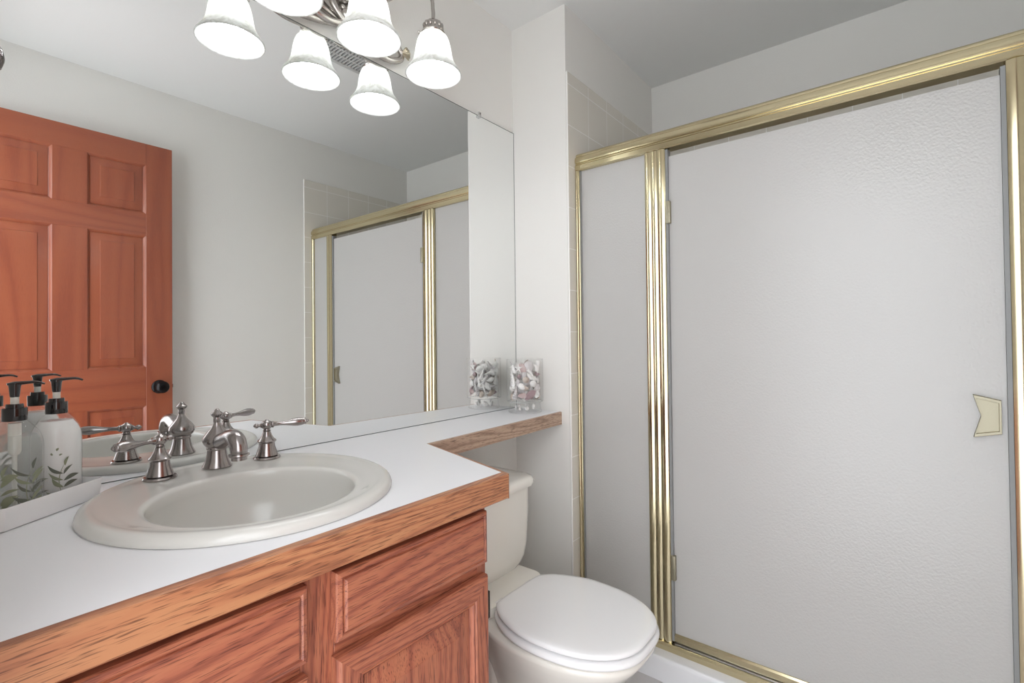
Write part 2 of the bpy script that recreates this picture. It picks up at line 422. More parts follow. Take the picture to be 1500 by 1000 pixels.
# arrow-shaped pull
hy0, hy1 = -1.397, -1.447
out = [(hy0, 0.998), (hy1, 0.986), (hy1, 0.905), (hy0, 0.893), (hy0-0.014, 0.946)]
def inset(poly, k):
    cx = sum(p[0] for p in poly)/len(poly); cy = sum(p[1] for p in poly)/len(poly)
    return [(cx+(p[0]-cx)*k, cy+(p[1]-cy)*k) for p in poly]
def handle(side):
    x0 = HX+0.0095 if side < 0 else HX+0.0155
    R = lambda poly, d: [Vector((x0+side*d, y, z)) for y, z in poly]
    b = NB(); o2 = inset(out, 0.80)
    loft(b, [R(out, 0), R(out, 0.011), R(inset(out, 0.97), 0.014), R(inset(out, 0.84), 0.014), R(inset(out, 0.82), 0.008)], True, True)
    return obj('pull_handle', b, M['brass_dull'], door, smooth=30)
handle(-1); handle(1)

# shower arm and head inside the enclosure
sh = thing('shower_fixture', 'metal shower arm and head on tiled side wall inside the shower', 'shower head', (0.42, SY-0.008, 1.95))
b = NB(); lathe(b, [(0.032, 0), (0.03, 0.006), (0.014, 0.012)], (0.42, SY-0.008, 1.955), (0, -1, 0)); obj('wall_flange', b, M['chrome'], sh)
b = NB(); tube(b, spline([(0.42, SY-0.018, 1.955), (0.42, SY-0.08, 1.962), (0.42, SY-0.14, 1.94), (0.42, SY-0.18, 1.90)]), 0.010); obj('arm', b, M['chrome'], sh)
b = NB(); lathe(b, [(0.012, 0), (0.014, 0.02), (0.034, 0.045), (0.036, 0.055), (0.030, 0.057)], (0.42, SY-0.178, 1.902), (0, -0.6, -0.8)); obj('spray_head', b, M['chrome'], sh)

# ------------------------------------------------------------------ mirror and clips
MZ = 2.004
t = thing('wall_mirror', 'large frameless wall mirror above the white counter', 'mirror', (-0.8, 0, C))
b = NB(); box(b, WX+0.005, -0.002, -0.005, -0.0005, C+0.002, MZ); obj('mirror_pane', b, M['mirror'], t, smooth=0)
b = NB(); box(b, WX+0.005, -0.002, -0.0056, -0.0005, MZ, MZ+0.0015); box(b, -0.002, -0.0006, -0.0056, -0.0005, C+0.002, MZ+0.0015)
box(b, WX+0.005, -0.002, -0.0056, -0.0048, C+0.0005, C+0.002)
obj('mirror_edge', b, M['mirror_edge'], t, smooth=0)
t = thing('mirror_clip', 'small clear plastic clip on the mirror top edge near the corner', 'clip', (-0.216, -0.006, MZ-0.008))
b = NB(); box(b, -0.224, -0.208, -0.012, -0.006, MZ-0.008, MZ+0.014, 0.002); obj('clip_body', b, M['clip'], t)
b = NB(); lathe(b, [(0.0035, 0), (0.0035, 0.0015), (0.002, 0.0022)], (-0.216, -0.012, MZ+0.007), (0, -1, 0), 12); obj('screw', b, M['chrome'], t)

# ------------------------------------------------------------------ countertop with sink hole and banjo shelf
CT = thing('countertop', 'white laminate counter with oak edge, narrowing to a shelf over the toilet', 'countertop', (-1.1, -0.3, C-0.052))
SC = (-1.190, -0.303); SR = 0.250; SK = 1.072
XL = WX+0.001; FY = -0.596      # laminate front edge; the oak band stands in front of it
outl = [(XL, -0.0005), (XL, FY), (-0.806, FY), (-0.7035, -0.244), (-0.001, -0.216), (-0.001, -0.0005)]
b = NB()
ov = [b.verts.new((x, y, C)) for x, y in outl]; oe = [b.edges.new((ov[i], ov[(i+1) % len(ov)])) for i in range(len(ov))]
hv = [b.verts.new(p) for p in circ((SC[0], SC[1], C), SR-0.02, 48, ry=(SR-0.02)*SK)]; he = [b.edges.new((hv[i], hv[(i+1) % 48])) for i in range(48)]
bmesh.ops.triangle_fill(b, edges=oe+he, use_beauty=True, use_dissolve=False)
r = bmesh.ops.extrude_face_region(b, geom=b.faces[:])
for v in [g for g in r['geom'] if isinstance(g, bmesh.types.BMVert)]: v.co.z -= 0.020
bmesh.ops.recalc_face_normals(b, faces=b.faces[:])
obj('counter_surface', b, M['laminate'], CT, smooth=0)
b = NB()
prism(b, [(-0.596, C-0.052), (-0.596, C), (-0.6105, C), (-0.6135, C-0.001), (-0.615, C-0.004), (-0.615, C-0.049), (-0.612, C-0.052)], 'x', XL, -0.806)
obj('front_edging', b, M['edge_x'], CT, smooth=30)
b = NB()
prism(b, [(-0.8055, -0.615), (-0.8015, -0.613), (-0.6995, -0.2475), (-0.7035, -0.2445), (-0.8055, -0.595)], 'z', C-0.052, C-0.0006)
obj('side_edging', b, M['edge_y'], CT, smooth=0)
b = NB()
P0, P1 = Vector((-0.7035, -0.2445, 0)), Vector((-0.001, -0.2165, 0)); d = (P1-P0).normalized(); nrm = Vector((d.y, -d.x, 0))
q = [P0, P1, P1+nrm*0.010, P0+nrm*0.010]
loft(b, [[Vector((p.x, p.y, C-0.048)) for p in q], [Vector((p.x, p.y, C-0.002)) for p in q],
         [Vector((p.x, p.y, C)) for p in (P0, P1, P1+nrm*0.008, P0+nrm*0.008)]])
obj('shelf_edging', b, M['shelf_x'], CT, smooth=0)

# ------------------------------------------------------------------ vanity cabinet
V = thing('vanity_cabinet', 'reddish oak vanity cabinet with raised doors under the white counter', 'cabinet', (-1.2, -0.3, 0))
VR, VF, ZT = -0.848, -0.585, C-0.0525
b = NB(); box(b, VR-0.016, VR, VF+0.02, -0.002, 0, ZT); obj('side_panel', b, M['oak_z'], V, smooth=0)
b = NB(); box(b, WX+0.002, WX+0.016, VF+0.02, -0.002, 0, ZT); obj('side_panel', b, M['oak_z'], V, smooth=0)
b = NB(); box(b, WX+0.0165, VR-0.0165, -0.52, -0.505, 0, 0.10); obj('toe_kick', b, M['oak_x'], V, smooth=0)
b = NB(); box(b, WX+0.0165, VR-0.0165, VF+0.021, -0.01, 0.10, 0.115); obj('bottom_panel', b, M['oak_x'], V, smooth=0)
# face frame: stiles (vertical grain) and rails (horizontal grain)
for x0, x1 in ((WX+0.002, -1.555), (-1.245, -1.192), (-0.872, VR)):
    b = NB(); box(b, x0, x1, VF, VF+0.019, 0.10, ZT, 0.0008, 1); obj('face_stile', b, M['oak_z'], V, smooth=0)
for x0, x1 in ((-1.5548, -1.2452), (-1.1918, -0.8722)):
    for z0, z1 in ((0.785, ZT), (0.66, 0.70), (0.10, 0.14)):
        b = NB(); box(b, x0, x1, VF+0.0004, VF+0.019, z0, z1, 0.0008, 1); obj('face_rail', b, M['oak_x'], V, smooth=0)
def ring_xz(x0, x1, z0, z1, y): return [Vector((x0, y, z0)), Vector((x1, y, z0)), Vector((x1, y, z1)), Vector((x0, y, z1))]
def drawer(x0, x1, z0, z1):
    yb, yf = VF-0.0008, VF-0.020
    b = NB(); R = lambda i, y: ring_xz(x0+i, x1-i, z0+i, z1-i, y)
    loft(b, [R(0, yb), R(0, yf+0.006), R(0.002, yf+0.003), R(0.008, yf+0.001), R(0.0115, yf+0.004), R(0.0125, yf+0.001), R(0.016, yf-0.001), R(0.0175, yf-0.001)], True, True)
    return obj('drawer_front', b, M['oak_x'], V, smooth=20)
drawer(-1.197, -0.859, 0.695, 0.799); drawer(-1.572, -1.242, 0.690, 0.799)
def cab_door(x0, x1, z0, z1):
    yb, yf = VF-0.0008, VF-0.021; w = 0.050
    R = lambda a, bb, c, dd, i, y: ring_xz(a+i, bb-i, c+i, dd-i, y)
    # frame as four mitred boards; stiles and rails get their own grain
    b = NB()
    def side(pa, pb, pc, pd):      # outer edge pa-pb, inner edge pc-pd (pc under pa)
        m_ = lambda p, qq, f: (p[0]+(qq[0]-p[0])*f, p[1]+(qq[1]-p[1])*f)
        prof = [(0.0, yb), (0.0, yf+0.006), (0.05, yf+0.002), (0.12, yf), (0.74, yf), (0.80, yf+0.003), (0.86, yf+0.002), (0.90, yf+0.006), (1.0, yf+0.010), (1.0, yb)]
        A = [Vector((m_(pa, pc, f)[0], y, m_(pa, pc, f)[1])) for f, y in prof]
        B = [Vector((m_(pb, pd, f)[0], y, m_(pb, pd, f)[1])) for f, y in prof]
        loft(b, [A, B])
    b.free()
    b = NB(); a, bb, c, dd = x0+w, x1-w, z0+w, z1-w
    loft(b, [R(a, bb, c, dd, -0.001, yb-0.002), R(a, bb, c, dd, 0.0, yf+0.0095), R(a, bb, c, dd, 0.004, yf+0.009), R(a, bb, c, dd, 0.034, yf+0.002), R(a, bb, c, dd, 0.036, yf+0.001)], True, True)
    fr = obj('cabinet_door', b, M['oak_z'], V, smooth=20)
    for nm, mt, P4 in (('rail', 'oak_x', ((x0, z1), (x1, z1), (x0+w, z1-w), (x1-w, z1-w))), ('rail', 'oak_x', ((x1, z0), (x0, z0), (x1-w, z0+w), (x0+w, z0+w))),
                       ('stile', 'oak_z', ((x0, z0), (x0, z1), (x0+w, z0+w), (x0+w, z1-w))), ('stile', 'oak_z', ((x1, z1), (x1, z0), (x1-w, z1-w), (x1-w, z0+w)))):
        b = NB(); side(*P4); obj(nm, b, M[mt], fr, smooth=20)
    return fr
d1 = cab_door(-1.197, -0.859, 0.135, 0.671); d2 = cab_door(-1.572, -1.242, 0.135, 0.671)
b = NB(); box(b, VR-0.004, VR+0.003, VF-0.010, VF+0.001, 0.575, 0.630, 0.001); obj('hinge', b, M['hinge'], d1)

# ------------------------------------------------------------------ sink
K = thing('sink', 'round cream drop-in sink set in the white counter', 'sink', (SC[0], SC[1], C))
BC = (-1.203, -0.362)
def ringc(cx, cy, r, z, n=96):
    k = 1 + (SK-1)*min(1, max(0, (r-0.175)/0.04)); return circ((cx, cy, z), r, n, ry=r*k)
rg = [ringc(*SC, SR-0.0215, C-0.02), ringc(*SC, SR-0.0215, C+0.0008), ringc(*SC, SR, C+0.0008), ringc(*SC, SR+0.0005, C+0.004)]
for i in range(1, 8):
    a = PI/2*i/7; rg.append(ringc(*SC, SR-0.016+0.016*math.cos(a), C+0.004+0.013*math.sin(a)))
rg += [ringc(*SC, SR-0.022, C+0.0160), ringc(*SC, SR-0.027, C+0.0148), ringc(*SC, SR-0.034, C+0.0152)]
def mixr(f, r, z): return ringc(SC[0]+(BC[0]-SC[0])*f, SC[1]+(BC[1]-SC[1])*f, r, z)
rg += [mixr(0.5, 0.200, C+0.0145), mixr(0.9, 0.180, C+0.0140), mixr(1, 0.1735, C+0.0150), mixr(1, 0.169, C+0.0145), mixr(1, 0.1655, C+0.0125), mixr(1, 0.163, C+0.008)]
for i in range(1, 13):
    a = PI/2*i/12; rg.append(ringc(BC[0], BC[1]+0.012*math.sin(a), 0.163*max(math.cos(a)**0.75, 0.0)+0.021*math.sin(a), C+0.008-0.138*math.sin(a)))
b = NB(); loft(b, rg, False, False)
obj('basin', b, M['porcelain'], K, smooth=60)
b = NB(); zb = C+0.008-0.138
lathe(b, [(0.0205, -0.02), (0.0205, 0.0005), (0.023, 0.001), (0.023, 0.003), (0.017, 0.0035), (0.016, 0.001), (0.014, 0.001), (0.014, 0.006), (0.006, 0.008), (0.001, 0.008)], (BC[0], BC[1]+0.012, zb)); obj('drain', b, M['pewter'], K)
b = NB(); sphere(b, (BC[0]+0.02, BC[1]-0.158, C-0.028), 0.007, (1, 0.35, 1), 8); obj('overflow_opening', b, M['dark'], K)

# ------------------------------------------------------------------ faucet set
FZ = C+0.0152
FX, FYp = -1.177, -0.110
F = thing('faucet', 'aged pewter faucet set with curved spout and two lever handles behind the sink', 'faucet', (FX, FYp, FZ))
b = NB()
lathe(b, [(0.0275, 0), (0.0285, 0.002), (0.027, 0.005), (0.0230, 0.013), (0.0195, 0.026), (0.0180, 0.037), (0.0200, 0.0395), (0.0200, 0.042), (0.0190, 0.0435),
          (0.0245, 0.049), (0.0275, 0.056), (0.0265, 0.064), (0.0205, 0.073), (0.012, 0.083), (0.008, 0.091), (0.006, 0.096)], (FX, FYp, FZ), n=40)
body = obj('spout_body', b, M['pewter'], F, smooth=40)
b = NB()
lathe(b, [(0.006, 0.095), (0.007, 0.0965), (0.0065, 0.106), (0.0105, 0.110), (0.012, 0.113), (0.010, 0.116), (0.006, 0.119), (0.0055, 0.121), (0.003, 0.124), (0.001, 0.125)], (FX, FYp, FZ), n=24)
obj('finial', b, M['pewter'], body, smooth=40)
b = NB()
ctrl = [(FX, FYp+0.002, FZ+0.052), (FX, FYp-0.024, FZ+0.058), (FX, FYp-0.052, FZ+0.067), (FX, FYp-0.076, FZ+0.073), (FX, FYp-0.096, FZ+0.069), (FX, FYp-0.107, FZ+0.055), (FX, FYp-0.109, FZ+0.042)]
pts = spline(ctrl, 7); tube(b, pts, lerp_list([0.016, 0.0165, 0.0155, 0.0155, 0.0165, 0.0165, 0.0155], len(pts)), 24)
obj('spout', b, M['pewter'], F, smooth=50)
b = NB(); lathe(b, [(0.0155, 0.0), (0.019, 0.001), (0.0195, 0.004), (0.017, 0.006), (0.0145, 0.007), (0.0145, 0.013), (0.010, 0.013)], (FX, FYp-0.109, FZ+0.043), (0, -0.03, -1), 28)
obj('aerator', b, M['pewter'], F)
def lever(hx, dirv, lift=0.0):
    hy = -0.118; p = (hx, hy, FZ); d = Vector((dirv[0], dirv[1], 0)).normalized()
    b = NB()
    lathe(b, [(0.0285, 0), (0.0290, 0.002), (0.027, 0.005), (0.021, 0.0055), (0.0235, 0.0075), (0.0208, 0.016), (0.0172, 0.027), (0.0165, 0.035), (0.0198, 0.0385), (0.0198, 0.0405),
              (0.0150, 0.045), (0.0108, 0.052), (0.0085, 0.059), (0.0075, 0.061), (0.0088, 0.0625), (0.007, 0.064), (0.0068, 0.067)], p, n=32)
    hb = obj('handle_base', b, M['pewter'], F, smooth=35)
    zc = FZ+0.0755; c = Vector((hx, hy, zc))
    b = NB(); lathe(b, [(0.006, -0.0095), (0.0095, -0.007), (0.0118, -0.001), (0.0112, 0.005), (0.0078, 0.009), (0.004, 0.0105), (0.0035, 0.0118), (0.0015, 0.013)], c, n=24)
    hub = obj('lever_handle', b, M['pewter'], F, smooth=50)
    b = NB(); lathe(b, [(0.0052, 0.008), (0.0075, 0.0115), (0.0075, 0.0135), (0.0045, 0.016), (0.0043, 0.028), (0.0055, 0.040), (0.0088, 0.056), (0.0100, 0.066), (0.0092, 0.075), (0.0070, 0.0815), (0.0078, 0.083), (0.0070, 0.0845), (0.0035, 0.086), (0.0042, 0.088), (0.002, 0.0905)], c, d+Vector((0, 0, 0.02)), 20)
    obj('lever', b, M['pewter'], hub, smooth=50)
    b = NB(); lathe(b, [(0.0045, 0.008), (0.0062, 0.0115), (0.0035, 0.0145), (0.0036, 0.017), (0.0058, 0.020), (0.0058, 0.023), (0.0030, 0.0265), (0.001, 0.028)], c, -d, 16)
    obj('rear_knob', b, M['pewter'], hub, smooth=50)
lever(-1.075, (0.083, -0.028)); lever(-1.283, (-0.079, -0.033))

# ------------------------------------------------------------------ soap tray
TA = Vector((-1.367, -0.109, 0)); TD = Vector((0.794, 0.608, 0)); TN = Vector((-0.608, 0.794, 0))
TL, TW = 0.186, 0.100
def tray_ring(i, z, ch=0.012):
    a0, a1, c0, c1 = -TL+i, -i, i, TW-i; ch = max(ch-i*0.4, 0.003)
    P = [(a0+ch, c0), (a1-ch*0.4, c0), (a1, c0+ch*0.4), (a1, c1-ch*0.4), (a1-ch*0.4, c1), (a0+ch, c1), (a0, c1-ch), (a0, c0+ch)]
    return [TA + TD*u + TN*v + Vector((0, 0, z)) for u, v in P]
tc_ = TA - TD*TL/2 + TN*TW/2
b = NB(); z0 = C+0.0005
loft(b, [tray_ring(0.006, z0), tray_ring(0.0035, z0+0.001), tray_ring(0.0, z0+0.0345), tray_ring(0.0004, z0+0.0358), tray_ring(0.0022, z0+0.0358), tray_ring(0.0030, z0+0.034), tray_ring(0.0055, z0+0.007), tray_ring(0.0085, z0+0.005)])
tag(obj('soap_tray', b, M['white'], None, loc=(tc_.x, tc_.y, z0), smooth=30), 'white rectangular ceramic tray holding two soap bottles on the counter', 'tray')

# ------------------------------------------------------------------ soap bottles
def leaf(b, c, R, s0, z0, L, ang, w):
    """a printed leaf lying on the bottle's curved side: root at arc s0, height z0"""
    n = 7; A = []; B = []
    for i in range(n+1):
        t = i/n; ww = w*math.sin(PI*t**0.85); bend = 0.12*L*math.sin(PI*t)
        x = s0 + math.cos(ang)*L*t - math.sin(ang)*bend; z = z0 + math.sin(ang)*L*t + math.cos(ang)*bend
        dx, dz = -math.sin(ang)*ww, math.cos(ang)*ww
        for arr, sg in ((A, 1), (B, -1)): arr.append((x+sg*dx, z+sg*dz))
    # camera-facing zero direction of the arc
    def P(s, z):
        th = c[3] + s/R
        return b.verts.new((c[0]+R*math.cos(th), c[1]+R*math.sin(th), c[2]+z))
    VA = [P(*p) for p in A]; VB = [P(*p) for p in B]
    for i in range(n):
        try: b.faces.new((VA[i], VA[i+1], VB[i+1], VB[i]))
        except ValueError: pass
def bottle(cx, cy, label, milky, sprigs, name='soap_bottle'):
    z0 = C+0.0060
    t = thing(name, label, 'soap bottle', (cx, cy, z0), 'pump soap bottles on the tray')
    R = 0.0345
    prof = [(0.002, 0.0), (R-0.006, 0.0), (R-0.002, 0.002), (R, 0.007), (R, 0.112), (R-0.0012, 0.122), (R-0.005, 0.133), (R-0.011, 0.143), (R-0.017, 0.150), (0.0142, 0.154), (0.0135, 0.157)]
    b = NB(); lathe(b, prof, (cx, cy, z0), n=48, cap1=False); body = obj('bottle_body', b, M['bottle'], t, smooth=50)
    lp = [(0.002, 0.003), (R-0.006, 0.003), (R-0.0012, 0.008), (R-0.0012, 0.112), (R-0.0026, 0.122), (R-0.0068, 0.133), (R-0.013, 0.142), (0.002, 0.1425)]
    if milky:
        b = NB(); lathe(b, lp, (cx, cy, z0), n=40); obj('liquid', b, M['soap'], body, smooth=50)
    else:
        lp = [(0.002, 0.003), (R-0.006, 0.003), (R-0.003, 0.008), (R-0.003, 0.112), (R-0.0045, 0.122), (R-0.008, 0.130), (0.002, 0.1305)]
        b = NB(); lathe(b, lp, (cx, cy, z0), n=40); obj('liquid', b, M['clear_soap'], body, smooth=50)
        b = NB(); lathe(b, [(0.008, 0.150), (0.008, 0.105), (0.006, 0.100), (0.003, 0.098), (0.003, 0.015)], (cx, cy, z0), n=16); obj('dip_tube', b, M['stem'], t)
    b = NB()
    lathe(b, [(0.0147, 0.154), (0.0151, 0.1545), (0.0151, 0.1735), (0.0146, 0.1745), (0.0108, 0.1748), (0.0106, 0.1800), (0.0100, 0.1808), (0.001, 0.1808)], (cx, cy, z0), n=40)
    obj('pump_collar', b, M['black'], t, smooth=40)
    b = NB(); lathe(b, [(0.0052, 0.1808), (0.0052, 0.1925)], (cx, cy, z0), n=20); obj('pump_stem', b, M['stem'], t)
    b = NB(); lathe(b, [(0.0055, 0.1915), (0.0060, 0.194), (0.0072, 0.208), (0.0082, 0.2115), (0.0082, 0.2125), (0.002, 0.2135)], (cx, cy, z0), n=24)
    hd = obj('pump_head', b, M['black'], t, smooth=40)
    b = NB(); pts = spline([(cx-0.009, cy, z0+0.2125), (cx, cy, z0+0.2130), (cx+0.014, cy-0.001, z0+0.2140), (cx+0.026, cy-0.002, z0+0.2140), (cx+0.035, cy-0.003, z0+0.2105)], 6)
    tube(b, pts, lerp_list([0.003, 0.0068, 0.0048, 0.0040, 0.0030], len(pts)), 14, 0.55); obj('spout', b, M['black'], hd, smooth=50)
    ang0 = math.atan2(CAM.y-cy, CAM.x-cx); c = (cx, cy, z0, ang0)
    for sp in sprigs:
        b = NB()
        for k_, items in enumerate(sp):
            n0 = len(b.faces)
            for it in items: leaf(b, c, R+0.0006, *it)
            b.faces.ensure_lookup_table()
            for f in b.faces[n0:]: f.material_index = k_
        obj('leaf_print', b, None, body, smooth=0, mats=[M['leaf'], M['leaf2']])
D_ = math.radians
def sprig(s, h, k=1.0, seed=0):
    rr = random.Random(seed); a = []; d = []
    a.append((s, 0.012, h, D_(86), 0.0006))
    z = 0.014
    while z < h*0.95:
        for sg in (0, 1):
            an = D_(28+rr.uniform(-14, 22)); an = an if sg else PI-an
            (a if rr.random() < 0.62 else d).append((s, z+rr.uniform(0, 0.004), (0.023+rr.uniform(-0.005, 0.006))*k, an, (0.0026+rr.uniform(-0.0008, 0.0012))*k))
        z += 0.0125
    (a if seed % 2 else d).append((s+0.002, h, 0.017*k, D_(70), 0.0022*k))
    return a, d
def join(*sp): return sp
Bp1 = TA - TD*0.045 + TN*0.047; Bp2 = Vector((-1.489, -0.152, 0))
bottle(Bp1.x, Bp1.y, 'soap bottle full of milky white soap, black pump, nearer the sink', True, join(sprig(0.009, 0.066, 1, 3), sprig(-0.030, 0.045, 0.9, 4), ([(0.000, 0.093, 0.006, D_(60), 0.0018), (-0.005, 0.086, 0.005, D_(110), 0.0016), (0.003, 0.085, 0.005, D_(20), 0.0014)], [])))
bottle(Bp2.x, Bp2.y, 'clear glass soap bottle with black pump and green leaf print, left on tray', False, join(sprig(-0.016, 0.070, 1.15, 5), sprig(0.020, 0.078, 1.1, 6)))

# ------------------------------------------------------------------ glass jar of shells
JX, JY, JR = -0.083, -0.112, 0.071
t = thing('glass_jar', 'footed clear glass hurricane jar filled with shells at the shelf end', 'jar', (JX, JY, C+0.0005))
b = NB()
lathe(b, [(0.052, 0.0), (0.064, 0.0005), (0.0655, 0.003), (0.0645, 0.006), (0.0615, 0.014), (0.0590, 0.026), (0.0590, 0.036), (0.062, 0.041)], (JX, JY, C+0.0005), n=56, cap0=False, cap1=False)
obj('foot', b, M['glass'], t, smooth=50)
b = NB()
lathe(b, [(0.062, 0.041), (0.068, 0.0415), (0.071, 0.044), (JR, 0.050), (JR, 0.204), (JR-0.0008, 0.2052), (JR-0.0020, 0.2052), (JR-0.0024, 0.2035)], (JX, JY, C+0.0005), n=56, cap0=False, cap1=False)
obj('jar_body', b, M['glass'], t, smooth=50)
b = NB(); tube(b, [Vector((JX+0.0655*math.cos(a*PI/28), JY+0.0655*math.sin(a*PI/28), C+0.0425)) for a in range(57)], 0.0014, 8); obj('jar_band', b, M['clip'], t)

SHC = {'white': srgb(248, 247, 244), 'grey': srgb(216, 213, 213), 'pink': srgb(216, 194, 190), 'mauve': srgb(182, 158, 160), 'tan': srgb(220, 207, 192)}
def shell_mat(name, col, rib):
    m, nt, bs = newmat(name); N = nt.nodes.new; L = nt.links.new
    tc = N('ShaderNodeTexCoord'); n = N('ShaderNodeTexNoise'); n.inputs['Scale'].default_value = 120; n.inputs['Detail'].default_value = 3
    L(tc.outputs['Object'], n.inputs['Vector'])
    r_ = N('ShaderNodeValToRGB'); r_.color_ramp.elements[0].position = 0.38; r_.color_ramp.elements[1].position = 0.6
    r_.color_ramp.elements[0].color = (col[0]*0.55, col[1]*0.5, col[2]*0.52, 1) if rib else (col[0]*0.85, col[1]*0.83, col[2]*0.82, 1)
    r_.color_ramp.elements[1].color = col
    L(n.outputs['Fac'], r_.inputs[0]); L(r_.outputs[0], bs.inputs['Base Color']); bs.inputs['Roughness'].default_value = 0.35
    return m
for k, v in SHC.items(): M['sh_'+k] = shell_mat('shell_'+k, v, k in ('pink', 'mauve', 'tan'))
def scallop(r=1.0, ribs=11):
    b = NB(); nr, nt_ = 8, ribs*6; A = math.radians(66)
    def P(u, v, top):
        th = -A + 2*A*v; rr = r*u*(1+0.03*math.cos(th*ribs*PI/A)*u)
        dome = 0.42*r*math.sin(PI*min(u*0.9+0.06, 1))**0.8*math.cos(th*0.9)
        ridge = 0.035*r*u*math.cos(th*ribs*PI/A)
        return Vector((rr*math.sin(th), rr*math.cos(th)-0.5*r, dome+ridge-(0 if top else 0.05*r)))
    for top in (True, False):
        g = [[b.verts.new(P(0.06+0.94*i/nr, j/nt_, top)) for j in range(nt_+1)] for i in range(nr+1)]
        for i in range(nr):
            for j in range(nt_): b.faces.new((g[i][j], g[i][j+1], g[i+1][j+1], g[i+1][j]))
        if top: G = g
    for j in range(nt_): b.faces.new((G[nr][j], G[nr][j+1], g[nr][j+1], g[nr][j]))
    return b
def clam(r=1.0):
    b = NB(); n = 24
    rg = []
    for i in range(1, 9): a = PI/2*i/8; rg.append([Vector((0.9*r*math.sin(a)*math.cos(2*PI*j/n), 0.68*r*math.sin(a)*math.sin(2*PI*j/n)*(1+0.12*math.cos(2*PI*j/n)), 0.5*r*math.cos(a))) for j in range(n)])
    inn = [[p*0.90-Vector((0, 0, 0.02*r)) for p in q_] for q_ in rg[::-1]]
    loft(b, rg+inn); return b
def conch(r=1.0):
    b = NB(); N_ = 90; turns = 4.2; pts = []; rad = []
    for i in range(N_):
        f = i/(N_-1); s = (1-f)**1.25; th = 2*PI*turns*f
        pts.append(Vector((0.42*r*s*math.cos(th), 0.42*r*s*math.sin(th), r*(-0.45+1.25*f)))); rad.append(r*(0.34*s+0.02))
    tube(b, pts, rad, 10); return b
def auger(r=1.0):
    b = NB(); prof = []
    for i in range(30):
        f = i/29; prof.append((r*0.34*(1-f)*(1+0.12*math.sin(f*45))+0.01*r, r*(-0.95+1.9*f)))
    lathe(b, [(0.1*r, -1.05*r)]+prof, (0, 0, 0), n=16); return b
def starfish(r=1.0):
    b = NB(); top = b.verts.new((0, 0, 0.22*r)); bot = b.verts.new((0, 0, -0.1*r)); P = []
    for i in range(10):
        a = PI*i/5; k = r if i % 2 == 0 else 0.36*r; P.append(b.verts.new((k*math.cos(a), k*math.sin(a), 0)))
    for i in range(10): b.faces.new((P[i], P[(i+1) % 10], top)); b.faces.new((P[(i+1) % 10], P[i], bot))
    return b
kinds = {'scallop_shell': (scallop, 'scallop', 'ribbed fan-shaped scallop shell'), 'clam_shell': (clam, 'clam', 'smooth hollow clam shell'),
         'conch_shell': (conch, 'whelk', 'spiral whelk shell'), 'auger_shell': (auger, 'auger', 'long pointed auger shell'), 'starfish': (starfish, 'starfish', 'small pale starfish')}
tone = {'white': 'white', 'grey': 'pale grey', 'pink': 'dusty pink', 'mauve': 'mauve brown', 'tan': 'tan'}
protos = {}
def shell(kind, colr, size, pos, rot):
    key = (kind, colr)
    full = '%s %s among the shells in the footed glass jar' % (tone[colr], kinds[kind][2])
    if key not in protos:
        bb = kinds[kind][0](1.0); o = obj(kind, bb, M['sh_'+colr], None, loc=(0, 0, 0), smooth=30 if kind != 'starfish' else 10)
        protos[key] = o
    else:
        o = protos[key].copy(); COL.objects.link(o)
    if kind == 'auger_shell': rot = (Euler(rot).to_quaternion() @ Euler((math.radians(82), 0, 0)).to_quaternion()).to_euler()
    o.location = pos; o.rotation_euler = rot; o.scale = (size,)*3
    tag(o, full, 'starfish' if kind == 'starfish' else 'shell', 'seashells in the glass jar, %s %s' % (tone[colr], kinds[kind][1]))
    return o
def jp(th_deg, rad, z):      # angle measured from the camera-facing side, + to the right in view
    base = math.atan2(CAM.y-JY, CAM.x-JX); a = base + math.radians(th_deg)
    return Vector((JX+rad*math.cos(a), JY+rad*math.sin(a), C+z)), a
def facing(a, tilt=90, spin=0):
    # local +z turned outward along angle a, then spun around that outward axis
    out_ = Vector((math.cos(a), math.sin(a), 0)); q_ = Vector((0, 0, 1)).rotation_difference(out_)
    return (q_ @ Euler((0, 0, math.radians(spin))).to_quaternion()).to_euler()
